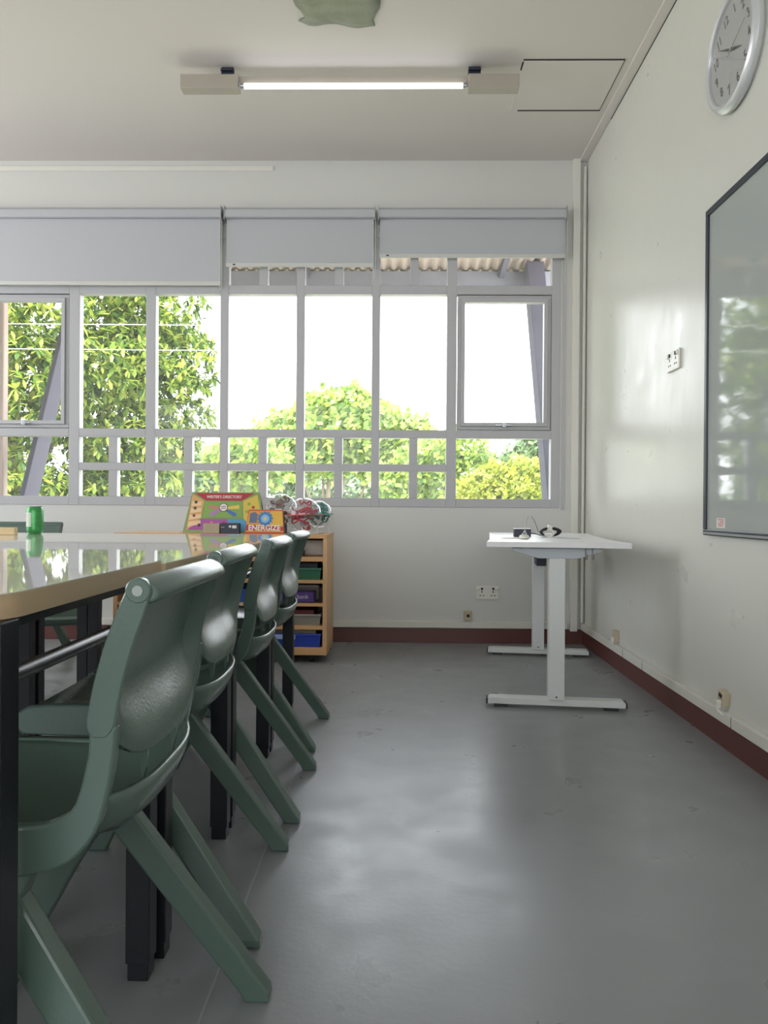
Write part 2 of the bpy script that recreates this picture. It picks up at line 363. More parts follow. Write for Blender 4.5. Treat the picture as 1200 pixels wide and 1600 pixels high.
# ------------------------------------------------------------------ outside: eave, struts, column, ground
rf = thing('eave_roof', 'corrugated eave roof seen through the top panes of the window', 'roof', (0, 5.1, 2.9))
g = MB(); nx = 520; x0 = -4.2; dx = 6.6/nx; vs = []
for j, (y, z) in enumerate(((0.0, .02), (1.15, -.13))):
    for i in range(nx+1): vs.append((x0+i*dx, y, z+.014*math.sin(i*dx*2*PI/.082)))
g.add(vs, [(i, i+1, nx+2+i, nx+1+i) for i in range(nx)], 0, True)
o = g.build('corrugated_sheet', MCOR, rf); md = o.modifiers.new('solidify', 'SOLIDIFY'); md.thickness = .003
MB().box((-4.2, 1.04, -.265), (2.4, 1.12, -.140)).build('gutter_beam', mat('gutter_paint', (138, 138, 146), .7, noise=(8, .12)), rf, bevel=.004)
for x in (-2.52, -.76, .80): MB().prism([(0.0, -.05), (1.05, -.20), (1.05, -.155), (0.0, .0)], 'x', x, x+.04).build('rafter', MSTR, rf)
for x, lab in ((-2.53, 'slanting grey steel strut outside the left window bay in front of the leafy tree'), (1.0, 'slanting grey steel strut outside the right hinged window')):
    st = MB().prism([(5.065, .86), (5.10, .93), (6.0, 2.80), (6.125, 2.80), (6.125, 2.66), (5.31, .93), (5.065, .42)], 'x', x, x+(.035 if x < 0 else .13))
    tag(st.build('steel_strut', MSTR, bevel=.004), lab, 'strut', 'steel struts under the eave')
tag(MB().box((-2.98, 5.2, -4.0), (-2.69, 5.27, 3.02)).build('outside_column', MPINK, bevel=.01), 'pale pink rendered column outside at the left edge of the window', 'column')
struct(MB().box((-60, 5.3, -4.1), (60, 90, -4.0)).build('ground', MGRD))

# ------------------------------------------------------------------ trees
def rnd_unit():
    while True:
        v = Vector((random.uniform(-1, 1), random.uniform(-1, 1), random.uniform(-1, 1)))
        if .05 < v.length < 1: return v.normalized()
LEAF = [(0, 0, 0), (.5, .28, .05), (.5, 0, -.03), (.5, -.28, .05), (.85, .16, .0), (.85, -.16, .0), (1.02, 0, -.06), (.15, .13, .02), (.15, -.13, .02)]
LEAFF = [(0, 8, 2), (8, 3, 2), (0, 2, 7), (7, 2, 1), (3, 5, 2), (2, 5, 6), (2, 6, 4), (2, 4, 1)]
def leaf_frame(p, d, up, L):
    d = d.normalized(); side = d.cross(up)
    if side.length < 1e-3: side = Vector((1, 0, 0))
    side.normalize(); n = side.cross(d).normalized()
    mt = Matrix((d*L, side*L*.72, n*L)).transposed().to_4x4(); mt.translation = p; return mt
def trunk(t, base, top, r0, r1, branches):
    tb = MB(); pts = [Vector(base)*(1-k/6)+Vector(top)*(k/6)+Vector((random.uniform(-1, 1), random.uniform(-1, 1), 0))*r0*.5*(0 < k < 6) for k in range(7)]
    tb.tube(pts, [r0*(1-k/6)+r1*k/6 for k in range(7)], 8); tb.build('trunk', MBARK, t)
    for (s_, e, r) in branches:
        p0, p1 = Vector(s_), Vector(e); mid = (p0+p1)/2+Vector((random.uniform(-.2, .2), 0, random.uniform(.0, .3)))
        MB().tube([p0, mid, p1], [r, r*.7, r*.35], 6).build('branch', MBARK, t)
# near broad-leaved tree
nt_ = thing('leafy_tree', 'large broad-leaved tree close outside the left bays of the window', 'tree', (-7.9, 15.5, -4.0))
lumps = []
K = 1.52
def P(x, y, z): return Vector((x*K+7.9, y*K-15.5, (z-.86)*K+.86+4.0))
for i in range(120):
    a = random.uniform(0, 2*PI); h = random.uniform(-2.0, 5.2)
    rad = 2.55*math.sqrt(max(.05, 1-((h-1.9)/3.9)**2))
    lumps.append((P(-5.25+rad*.92*math.cos(a), 10.2+rad*.8*math.sin(a)*(1 if math.sin(a) < 0 else .7), h), K*random.uniform(.42, .68)))
for (x, z, r) in ((-2.95, 2.35, .42), (-2.75, 1.95, .36), (-3.1, 2.75, .42), (-3.0, 1.62, .40), (-3.35, 3.1, .42), (-3.4, 1.2, .5), (-4.4, .9, .6), (-3.8, .7, .5), (-5.2, 1.4, .6), (-6.1, 1.1, .6), (-5.0, 2.6, .6), (-4.2, 2.2, .6), (-3.7, 1.9, .55), (-5.7, 2.9, .6), (-4.6, 3.2, .6), (-3.8, 2.9, .5), (-4.8, 1.9, .5)):
    lumps.append((P(x, 9.4+random.uniform(-.2, .6), z), r*K))
singles = []; g = MB()
for (c, r) in lumps:
    for k in range(int(76*r/.5)):
        n = rnd_unit(); n.y -= .35; n.normalize(); p = c+Vector((n.x*r*1.15, n.y*r, n.z*r*.9))*random.uniform(.7, 1.05)
        for q in range(6):
            a = 2*PI*q/6+random.uniform(-.4, .4); side = n.orthogonal().normalized(); s2 = n.cross(side)
            d = (side*math.cos(a)+s2*math.sin(a))*.85+n*.45+Vector((0, 0, random.uniform(-.65, .05)))
            L = random.uniform(.13, .23); mt = leaf_frame(p, d, Vector((0, 0, 1)) if abs(d.normalized().z) < .95 else Vector((0, 1, 0)), L)
            singles.append((p.y, mt))
singles.sort(key=lambda s_: s_[0])
pick = set(random.sample(range(min(2500, len(singles))), 300))
me_leaf = bpy.data.meshes.new('leaf'); me_leaf.from_pydata(LEAF, [], LEAFF); me_leaf.materials.append(ML1O)
for i, (_, mt) in enumerate(singles):
    if i in pick:
        lo = bpy.data.objects.new('leaf', me_leaf); sc.collection.objects.link(lo); lo.parent = nt_; lo.matrix_local = mt
    else:
        g.add([mt @ Vector(v) for v in LEAF], LEAFF)
fo = g.build('foliage', ML1, nt_, fix=False); fo['kind'] = 'stuff'
trunk(nt_, (0, 0, 0), (.1, 0, 8.4), .3, .12, [((.0, 0, 3.0), (2.8, -.6, 6.6), .11), ((0, 0, 3.4), (-2.8, -.5, 6.6), .11), ((.05, 0, 4.4), (2.4, -.4, 8.2), .09), ((.05, 0, 4.8), (-2.2, -.6, 8.0), .09), ((0, 0, 3.6), (.4, -2.0, 7.0), .09)])
for z_, lab in ((2.68, 'upper thin pale wire stretched across the view of the leafy tree'), (2.43, 'lower thin pale wire stretched across the view of the leafy tree')):
    tag(MB().tube([(-9, 7.6, z_+.02), (-2, 7.6, z_-.01), (9, 7.6, z_)], 0.003, 5).build('overhead_wire', MWPL), lab, 'wire')
# far trees: crown = small leaf tufts spread over lumps
def far_tree(name, label, x, y, lumps_, size, n_per, mtl, trunk_r=.2, top=None, group='trees across the grounds'):
    t = thing(name, label, 'tree', (x, y, -4.0), group=group); g = MB()
    for (cx, cz, r, dy) in lumps_:
        c = Vector((cx-x, dy, cz+4.0))
        for k in range(int(n_per*r*r)):
            n = rnd_unit(); rr = r*random.uniform(.6, 1.06); rr *= 1+.16*math.sin(n.x*7+cx)*math.cos(n.z*6+cz)
            p = c+Vector((n.x*rr, n.y*rr*.8, n.z*rr*.82))
            for q in range(3):
                d = rnd_unit()+n*.6; u = d.normalized(); w_ = u.orthogonal().normalized()*size*random.uniform(.3, .5); L = size*random.uniform(.7, 1.2)
                g.add([p-w_*.3, p+u*L*.5-w_, p+u*L, p+u*L*.5+w_], [(0, 1, 2, 3)])
    f = g.build('foliage', mtl, t, fix=False); f['kind'] = 'stuff'
    zt = top if top else max(l[1] for l in lumps_)-.8
    br = []
    for (cx, cz, r, dy) in lumps_[:5]:
        br.append(((0, 0, 2.6+random.random()), (cx-x, dy*.8, cz+4.0-r*.2), trunk_r*.45))
    trunk(t, (0, 0, 0), (0, 0, zt+4.0-1.2), trunk_r, trunk_r*.4, br)
    return t
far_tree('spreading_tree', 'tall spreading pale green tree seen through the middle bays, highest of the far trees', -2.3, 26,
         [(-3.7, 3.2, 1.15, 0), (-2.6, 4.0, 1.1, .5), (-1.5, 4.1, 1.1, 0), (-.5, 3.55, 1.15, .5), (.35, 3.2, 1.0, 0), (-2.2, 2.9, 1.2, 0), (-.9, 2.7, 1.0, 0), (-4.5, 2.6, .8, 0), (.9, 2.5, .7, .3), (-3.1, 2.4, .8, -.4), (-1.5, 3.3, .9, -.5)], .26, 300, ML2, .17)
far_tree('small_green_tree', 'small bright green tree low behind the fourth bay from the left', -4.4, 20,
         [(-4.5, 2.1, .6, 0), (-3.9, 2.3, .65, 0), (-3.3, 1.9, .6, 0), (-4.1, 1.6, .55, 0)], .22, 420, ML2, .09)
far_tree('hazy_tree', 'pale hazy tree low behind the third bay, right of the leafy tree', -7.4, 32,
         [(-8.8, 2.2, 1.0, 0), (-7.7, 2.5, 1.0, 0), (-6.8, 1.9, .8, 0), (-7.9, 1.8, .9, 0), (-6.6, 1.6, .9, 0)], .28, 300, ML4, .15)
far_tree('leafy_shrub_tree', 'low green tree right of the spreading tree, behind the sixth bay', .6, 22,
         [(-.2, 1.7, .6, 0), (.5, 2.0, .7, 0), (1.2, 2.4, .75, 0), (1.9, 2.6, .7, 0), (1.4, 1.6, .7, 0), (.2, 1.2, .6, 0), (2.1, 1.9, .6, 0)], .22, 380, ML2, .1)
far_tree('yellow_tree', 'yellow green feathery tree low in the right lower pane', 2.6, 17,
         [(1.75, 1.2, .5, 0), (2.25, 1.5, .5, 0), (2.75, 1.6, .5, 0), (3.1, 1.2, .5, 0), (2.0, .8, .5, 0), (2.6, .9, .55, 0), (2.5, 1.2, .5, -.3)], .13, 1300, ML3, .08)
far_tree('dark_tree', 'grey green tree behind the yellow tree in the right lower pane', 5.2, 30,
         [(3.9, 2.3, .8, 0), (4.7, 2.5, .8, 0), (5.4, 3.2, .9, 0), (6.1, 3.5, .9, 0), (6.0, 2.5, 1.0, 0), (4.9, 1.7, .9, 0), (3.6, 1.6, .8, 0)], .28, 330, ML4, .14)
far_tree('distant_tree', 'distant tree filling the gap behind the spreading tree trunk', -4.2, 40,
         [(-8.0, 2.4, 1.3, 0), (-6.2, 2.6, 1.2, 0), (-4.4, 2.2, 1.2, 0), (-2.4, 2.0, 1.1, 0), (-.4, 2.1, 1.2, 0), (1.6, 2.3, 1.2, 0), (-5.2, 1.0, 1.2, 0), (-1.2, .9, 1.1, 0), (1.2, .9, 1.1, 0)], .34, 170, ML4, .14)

# ------------------------------------------------------------------ ceiling lamp
lp = thing('batten_light', 'lit fluorescent batten lamp with beige end boxes under the ceiling', 'lamp', (0, 3.9, 3.0))
MB().box((-1.112, -.008, .012), (.600, .045, .050)).build('channel', MBAT, lp, bevel=.003)
for a, b in ((-1.112, -.815), (.345, .600)):
    MB().box((a, -.030, -.020), (b, .040, .0495)).build('end_box', MBAT, lp, bevel=.004)
for x in (-.878, .378):
    MB().box((x-.031, .0, .045), (x+.031, .03, .10)).box((x-.031, -.02, .075), (x+.031, .03, .082)).build('bracket', MBRK, lp, bevel=.002)
for x, s_ in ((-.815, 1), (.345, -1)):
    MB().box((x, -.026, -.018), (x+s_*.010, .0, .012)).tube([(x+s_*.008, -.012, -.004), (x+s_*.03, -.012, -.004)], .012, 12).build('lamp_holder', MSTEEL, lp, bevel=.001)
MB().tube([(-.788, -.012, -.004), (.318, -.012, -.004)], .0135, 14).build('fluorescent_tube', MTUBE, lp)
for yy, lab in ((1.1, 'unseen fluorescent batten lamp above the camera, added to brighten the room'), (-1.6, 'unseen fluorescent batten lamp at the rear of the room, added to brighten it')):
    c = copy_tree(lp); c.location = (0, yy, 3.0); c['label'] = lab  # lamp copies added out of view as extra room light
    c = copy_tree(lp); c.location = (-2.4, yy, 3.0); c['label'] = lab.replace('lamp', 'left-hand lamp')
# ------------------------------------------------------------------ clock
ck = thing('wall_clock', 'round silver wall clock hung tilted high on the right wall', 'clock', (XR, 2.755, 2.5))
ck.rotation_euler = (0, 0, 0)
R_ = .208
MB().lathe([(R_-.012, 0), (R_, -.012), (R_+.002, -.026), (R_-.006, -.038), (R_-.018, -.043), (R_-.028, -.038), (R_-.030, -.026)], axis='x', n=72).build('rim', MCLK, ck)
MB().lathe([(R_-.024, -.018), (R_-.024, -.025)], axis='x', n=72).build('dial', MCLKF, ck, smooth=False)
tilt = math.radians(22)
ROT = Euler((PI/2, 0, -PI/2))   # text reads to a viewer who looks along +X
def on_dial(ang, r, x=-.0265):
    a = ang-tilt              # clockwise angle from the top as the viewer sees it
    return Vector((x, -math.sin(a)*r, math.cos(a)*r))
RT = (Matrix.Rotation(-tilt, 4, 'X') @ ROT.to_matrix().to_4x4()).to_euler()
for h in range(1, 13): text_obj('numeral', str(h), .056, MINK, ck, on_dial(h*PI/6, .136), RT, .0004, sx_=.72, bold=.0006)
for ang, ln, w_, nm in ((math.radians(134), .085, .006, 'hour_hand'), (math.radians(-40), .125, .0045, 'minute_hand'), (math.radians(90), .12, .0012, 'second_hand')):
    a = ang-tilt
    d = Vector((0, -math.sin(a), math.cos(a))); s_ = Vector((0, d.z, -d.y)); xx = {'hour_hand': -.0285, 'minute_hand': -.030, 'second_hand': -.0315}[nm]
    pts = [-d*.03-s_*w_*.4, -d*.03+s_*w_*.4, d*ln*.25+s_*w_, d*ln+s_*w_*.15, d*ln-s_*w_*.15, d*ln*.25-s_*w_]
    vs = [p+Vector((xx, 0, 0)) for p in pts]+[p+Vector((xx+.001, 0, 0)) for p in pts]
    MB().add(vs, [range(6), range(11, 5, -1)]+[(i, (i+1) % 6, 6+(i+1) % 6, 6+i) for i in range(6)]).build(nm, MDRK if nm != 'second_hand' else MINK, ck)
MB().lathe([(.007, -.027), (.007, -.034)], axis='x', n=16).build('hub', MSTEEL, ck)
MB().lathe([(.176, -.0345), (.10, -.0385), (0.001, -.0395)], axis='x', n=48).build('cover_glass', glass_mat('clock_glass', (.99, .99, .99), .03), ck)
# ------------------------------------------------------------------ whiteboard
wbd = thing('wall_whiteboard', 'glossy pale grey whiteboard in a thin dark frame on the right wall', 'whiteboard', (XR, 2.0, .768))
MB().box((-.016, -1.2, .012), (-.004, .970, 1.235)).build('writing_surface', MBRG, wbd)
MB().box((-.024, -1.21, 0), (0, .985, .022)).build('frame_rail', MBRD, wbd, bevel=.003); MB().box((-.024, -1.21, 1.222), (0, .985, 1.245)).build('frame_rail', MBRD, wbd, bevel=.003)
MB().box((-.024, .962, .022), (0, .985, 1.222)).build('frame_stile', MBRD, wbd, bevel=.003)
MB().box((-.024, -1.21, .022), (0, -1.187, 1.222)).build('frame_stile', MBRD, wbd, bevel=.003)
MB().box((-.0262, -1.2, .004), (-.0235, .975, .012)).build('frame_lip', MSTEEL, wbd)
stk = MB().box((-.0166, .80, .030), (-.016, .875, .066)).build('sticker', mat('sticker_paper', (214, 206, 200), .5, noise=(30, .05)), wbd)
for z_, y_, w_ in ((.060, .812, .05), (.053, .812, .035), (.046, .812, .05), (.039, .82, .04)):
    MB().box((-.0169, y_, z_-.0015), (-.0166, y_+w_, z_+.0015)).build('print_line', mat('sticker_red', (184, 76, 66), .5, noise=(30, .05)) if 'sticker_red' not in bpy.data.materials else bpy.data.materials['sticker_red'], stk)
# ------------------------------------------------------------------ sockets and wall boxes
def socket(label, w=.146, h=.086):
    t = thing('wall_socket', label, 'socket', group='double wall sockets')
    MB().box((-w/2, -.010, -h/2), (w/2, 0, h/2)).build('face_plate', MWPL, t, bevel=.004)
    for sx_ in (-.036, .036):
        sg = 1 if sx_ > 0 else -1
        MB().lathe([(.010, 0), (.010, -.0035), (.008, -.005)], (sx_+sg*.022, -.010, .026), axis='y', n=14).build('screw_cap', MWPL, t)
        MB().box((sx_-.006, -.0155, .019), (sx_+.007, -.010, .034)).build('switch', MDRK, t, bevel=.001)
        MB().box((sx_-.003, -.0108, .001), (sx_+.003, -.0098, .013)).box((sx_-.015, -.0108, -.020), (sx_-.006, -.0098, -.014)).box((sx_+.006, -.0108, -.020), (sx_+.015, -.0098, -.014)).build('pin_hole', MHOLE, t)
    return t
s1 = socket('white double wall socket on the back wall below the window'); s1.location = (.586, YB, .324)
s2 = socket('white double wall socket on the right wall beside the whiteboard'); s2.location = (XR, 3.365, 1.513); s2.rotation_euler = (0, 0, -PI/2)
for ch in list(s2.children):
    pass
bx = MB().box((-.028, -.032, 0), (-.028+.05, 0, .062)).build('phone_socket', MYPL, bevel=.004); bx.location = (.462, YB, .148)
MB().box((-.010, -.0335, .022), (.008, -.0318, .04)).build('jack', MHOLE, bx)
tag(bx, 'small beige phone socket box sitting on the back wall trunking', 'socket')
for (y, z, lab, br) in ((4.18, .150, 'small beige phone socket with grey plug on the right wall near the corner', 0), (2.815, .150, 'broken beige phone socket hanging crooked with loose cable on the right wall', 1)):
    t = thing('phone_socket', lab, 'socket', (XR, y, z))
    MB().box((-.026, -.023, .008 if br else 0), (0, .023, .060)).build('box_body', MYPL, t, rot=(math.radians(14 if br else 0), 0, 0), bevel=.004)
    MB().box((-.040, -.012, -.004), (-.024, .004, .026)).build('plug', MWPL, t, rot=(math.radians(20 if br else 0), 0, 0), bevel=.003)
    MB().tube([(-.034, -.004, .002), (-.036, -.012, -.012), (-.02, -.03 if br else -.01, -.028 if not br else -.03), (-.012, -.036 if br else -.01, -.012)], .003, 6).build('cable', MWPL, t)
    if br: MB().box((-.028, -.012, .036), (-.026, .010, .050)).build('jack', MHOLE, t, rot=(math.radians(14), 0, 0))

# ------------------------------------------------------------------ classroom chairs
def spline(P_, n):
    out = []; N = len(P_)
    for i in range(N-1):
        p0, p1, p2, p3 = P_[max(i-1, 0)], P_[i], P_[i+1], P_[min(i+2, N-1)]
        for k in range(n):
            t = k/n; out.append(tuple(.5*((2*p1[a])+(-p0[a]+p2[a])*t+(2*p0[a]-5*p1[a]+4*p2[a]-p3[a])*t*t+(-p0[a]+3*p1[a]-3*p2[a]+p3[a])*t**3) for a in (0, 1)))
    out.append(P_[-1]); return out
def build_chair(label, group, plug_m):
    t = thing('plastic_chair', label, 'chair', group=group)
    # --- backrest: shallow channel, side flanges behind, panel sweeping back near the bottom, rolled top
    W, NV, NU = .192, 26, 19; th = .006; rows = []
    def panel(u, s):     # rear surface x offset from flange front edge; s = 0 top, 1 bottom
        e = min(1, max(0, (s-.54)/.42)); e = e*e*(3-2*e); c = 1-(abs(u)/W)**5
        q = 1-(u/W)**2
        return .010+.003*s+(.024*e)+.006*e*c+.012*e*q-.003*(1-e)*c
    for j in range(NV+1):
        s = j/NV; z0 = .762; row = []
        def zz(u): zb = .575-.047*(1-(abs(u)/W)**4); return z0+(zb-z0)*s
        def xf(z): t_ = max(0, .757-z); return .167-.4566*t_+t_*t_   # flange front edge line
        fw = .036-.004*max(0, 1-s*5)
        if s > .9: fw = .036-.010*((s-.9)/.1)**2
        us = [-W+th+(2*W-2*th)*i/(NU-1) for i in range(NU)]
        z = zz(W); xs = xf(z); lf = .010*max(0, (s-.9)/.1)**2
        row.append((xs+fw, -W, z)); row.append((xs+lf, -W, z)); row.append((xs+lf, -W+th, z))
        for u in us[1:-1]: zc = zz(u); row.append((xf(zc)+panel(u, s)-th, u, zc))
        row += [(xs+lf, W-th, z), (xs+lf, W, z), (xs+fw, W, z), (xs+fw, W-th, z)]
        for u in us[1:-1][::-1]: zc = zz(u); row.append((xf(zc)+panel(u, s), u, zc))
        row.append((xs+fw, -W+th, z)); rows.append(row)
    g = MB(); n = len(rows[0]); vs = [p for r in rows for p in r]; fs = []
    for j in range(NV):
        for k in range(n): k2 = (k+1) % n; fs.append((j*n+k, j*n+k2, (j+1)*n+k2, (j+1)*n+k))
    fs += [list(range(n))[::-1], [NV*n+k for k in range(n)]]
    g.add(vs, fs, 0, True)
    cx, cz, r = .1825, .757, .0160       # rolled top lip
    g.tube([(cx, -W-.0012, cz), (cx, -W+.012, cz)], r, 24)
    NL = 24; vs = []; secs = [(-W+.004, .86), (-W+.010, 1.0), (W-.030, 1.0), (W-.018, .97), (W-.008, .85), (W-.002, .62), (W+.001, .3)]
    for (y, q) in secs:
        for k in range(NL):
            a = 2*PI*k/NL; ex = .026 if math.cos(a) > 0 else .016
            vs.append((cx+ex*q*math.cos(a), y, cz-.001*(1-q)+(.0160*q*math.sin(a))-(.005*q if math.cos(a) > 0 else 0)*math.cos(a)))
    g.add(vs, [(i*NL+k, i*NL+(k+1) % NL, (i+1)*NL+(k+1) % NL, (i+1)*NL+k) for i in range(len(secs)-1) for k in range(NL)]+[list(range(NL))[::-1], [(len(secs)-1)*NL+k for k in range(NL)]], 0, True)
    o = g.build('backrest', MCHR, t); o.modifiers.new('bevel', 'BEVEL').width = .0018; o.modifiers['bevel'].limit_method = 'ANGLE'; o.modifiers['bevel'].angle_limit = math.radians(50)
    MB().lathe([(.0066, -.001), (.0066, -.0024)], (cx, -W, cz), axis='y', n=20).build('end_cap', plug_m, o)
    MB().lathe([(.0095, .0012), (.0095, 0)], (cx, W, cz), axis='y', n=20).build('end_cap', plug_m, o)
    MB().prism([(.143, .545), (.160, .552), (.156, .500), (.150, .478)], 'y', -.075, -.067).build('rib', MCHR, o)
    MB().prism([(.143, .545), (.160, .552), (.156, .500), (.150, .478)], 'y', .067, .075).build('rib', MCHR, o)
    # --- seat: dished shell running up into a rear rim
    C = [(-.214, .402), (-.222, .418), (-.218, .432), (-.202, .441), (-.15, .438), (-.06, .426), (.02, .415), (.085, .410), (.125, .420), (.150, .442), (.163, .468), (.167, .492)]
    S = [(-.200, .402), (-.208, .418), (-.206, .438), (-.190, .452), (-.14, .460), (-.05, .460), (.02, .459), (.07, .463), (.100, .474), (.120, .484), (.132, .492), (.139, .500)]
    g = MB(); N2 = 17; ws = .184; vs = []
    for (c, s_) in zip(C, S):
        for i in range(N2):
            u = -1+2*i/(N2-1); k = abs(u)**3.2; vs.append((c[0]*(1-k)+s_[0]*k, u*ws, c[1]*(1-k)+s_[1]*k))
    g.add(vs, [(j*N2+i, j*N2+i+1, (j+1)*N2+i+1, (j+1)*N2+i) for j in range(len(C)-1) for i in range(N2-1)], 0, True)
    o = g.build('seat', MCHR, t); md = o.modifiers.new('solidify', 'SOLIDIFY'); md.thickness = .008; md.offset = 0
    # --- side posts: swept plates from the seat rim up to the backrest
    outer = spline([(-.200, .404), (-.10, .400), (0, .398), (.035, .400), (.063, .406), (.0985, .420), (.130, .456), (.147, .511), (.155, .565), (.1565, .590)], 3)
    inner = spline([(.122, .590), (.121, .56), (.119, .545), (.105, .492), (.085, .474), (.059, .465), (.0, .463), (-.06, .463), (-.14, .463), (-.190, .458), (-.212, .442), (-.215, .418)], 3)
    for s_ in (-1, 1):
        MB().prism(outer+inner, 'y', s_*.171, s_*.1905, smooth=True).build('side_post', MCHR, t, bevel=.004)
    # --- legs
    for s_ in (-1, 1):
        y0, y1 = s_*.170, s_*.213; gl_ = MB(); v = []
        for (xa, xb, z, y, w) in ((-.052, .012, .408, y0, .032), (.232, .283, .018, y1, .040), (.242, .285, 0, y1, .038)):
            v += [(xa, y-w/2, z), (xb, y-w/2, z), (xb, y+w/2, z), (xa, y+w/2, z)]
        gl_.add(v, [(0, 3, 2, 1), (8, 9, 10, 11)]+[(4*i+k, 4*i+(k+1) % 4, 4*i+4+(k+1) % 4, 4*i+4+k) for i in range(2) for k in range(4)])
        gl_.build('leg', MCHR, t, bevel=.005)
        # front leg tapering from a broad top
        A = [(-.165, .408), (.050, .404), (.030, .355), (-.040, .250), (-.120, .110), (-.172, 0), (-.232, 0), (-.216, .12), (-.195, .26)]
        y0, y1 = s_*.168, s_*.205; n = len(A); v = []
        for side in (-1, 1):
            for (x, z) in A: yy = y0+(y1-y0)*(1-z/.408); v.append((x, yy+side*.014, z))
        f = [list(range(n))[::-1], list(range(n, 2*n))]+[(i, (i+1) % n, n+(i+1) % n, n+i) for i in range(n)]
        MB().add(v, f).build('leg', MCHR, t, bevel=.004)
    return t
GA, GB = 'green chairs along the aisle side of the tables', 'green chairs on the far sides of the tables'
chairs = [((-.500, 1.130), 0, 'nearest green plastic chair, its pale round end cap facing us', MCHR2),
          ((-.548, 1.715), .012, 'green plastic chair second from the camera along the aisle', MCHR3),
          ((-.543, 2.312), .0, 'green plastic chair third from the camera, small dark plug at its top corner', MCHR3),
          ((-.560, 2.935), -.03, 'farthest green plastic chair of the aisle row, close to the shelf unit', MCHR3)]
protos = {}
for (x, y), rz, lab, pm in chairs:
    if pm.name not in protos: c = build_chair(lab, GA, pm); protos[pm.name] = c
    else: c = copy_tree(protos[pm.name])
    c.location = (x, y, 0); c.rotation_euler = (0, 0, rz); tag(c, lab, 'chair', GA)
c = copy_tree(protos[MCHR3.name]); c.location = (-2.08, 4.12, 0); c.rotation_euler = (0, 0, PI/2)
tag(c, 'green plastic chair beyond the tables, its back showing behind the green can', 'chair', GB)
c = copy_tree(protos[MCHR3.name]); c.location = (-1.60, 3.64, 0); c.rotation_euler = (0, 0, PI/2+.35); c.scale = (.80, .80, .80)
c.location = (-1.56, 3.62, 0)
tag(c, 'small green chair glimpsed under the tables between the black legs', 'chair', GB)

# ------------------------------------------------------------------ tables
def rrect(x0, x1, y0, y1, r, corners=(1, 1, 1, 1), n=14):
    """counter-clockwise from lower-left; corners flag = rounded"""
    out = []
    for (cx, cy, a0, fl_, px, py) in ((x0+r, y0+r, PI, corners[0], x0, y0), (x1-r, y0+r, 1.5*PI, corners[1], x1, y0), (x1-r, y1-r, 0, corners[2], x1, y1), (x0+r, y1-r, .5*PI, corners[3], x0, y1)):
        if fl_: out += [(cx+r*math.cos(a0+PI/2*k/n), cy+r*math.sin(a0+PI/2*k/n)) for k in range(n+1)]
        else: out.append((px, py))
    return out
def table(x0, x1, y0, y1, zt, corners, label, group):
    t = thing('classroom_table', label, 'table', ((x0+x1)/2, (y0+y1)/2, 0), group=group)
    w, d = (x1-x0)/2, (y1-y0)/2
    ol = rrect(-w+.001, w-.001, -d+.001, d-.001, .085, corners)
    top = MB().prism(ol, 'z', zt-.0012, zt).build('tabletop', MTOP, t)
    ol2 = rrect(-w, w, -d, d, .085, corners)
    MB().prism(ol2, 'z', zt-.030, zt-.0013, smooth=True).build('edge_band', MEDGE, t)
    fr = MB(); a = .03; zf0, zf1 = zt-.050, zt-.031
    fr.box((-w+a, -d+a, zf0), (w-a, -d+a+.02, zf1)).box((-w+a, d-a-.02, zf0), (w-a, d-a, zf1)).box((-w+a, -d+a, zf0), (-w+a+.02, d-a, zf1)).box((w-a-.02, -d+a, zf0), (w-a, d-a, zf1))
    fr.build('apron_frame', MBLK, t, bevel=.001)
    for sx_ in (-1, 1):
        for sy in (-1, 1):
            cx, cy = sx_*(w-.022), sy*(d-(.050 if any(corners) and sy < 0 else .034))
            lg = MB().box((cx-.022, cy-.022, .032), (cx+.022, cy+.022, zt-.031)).box((cx-.019, cy-.019, .0), (cx+.019, cy+.019, .04))
            lg.build('leg', MBLK, t, bevel=.002)
    for sx_ in (-1, 1):
        MB().tube([(sx_*(w-.012), -d+.02, .660), (sx_*(w-.012), d-.02, .660)], .0105, 14).build('crossbar', MBAR, t)
    return t
ys = [.822, 1.435, 2.033, 2.680, 3.282]; zs = [.760, .755, .750, .746]
xe = [-.442, -.434, -.434, -.434]
nm = ['nearest white topped table on the aisle side with beech edge and rounded corner', 'second white topped table from the camera, behind the first two aisle chairs', 'third white topped table from the camera in the aisle row', 'last white topped table of the aisle row, nearest the shelf unit']
nm2 = ['near white topped table of the left row, beside the nearest one', 'second white topped table of the left row', 'third white topped table of the left row', 'far white topped table of the left row carrying the green can']
for i in range(4):
    table(-1.305, xe[i], ys[i]+.001, ys[i+1]-.001, zs[i], (0, i == 0, 0, 0), nm[i], 'classroom tables on the aisle side')
    table(-2.21, -1.307, ys[i]+.001, ys[i+1]-.001, zs[i], (i == 0, 0, 0, 0), nm2[i], 'classroom tables of the left row')

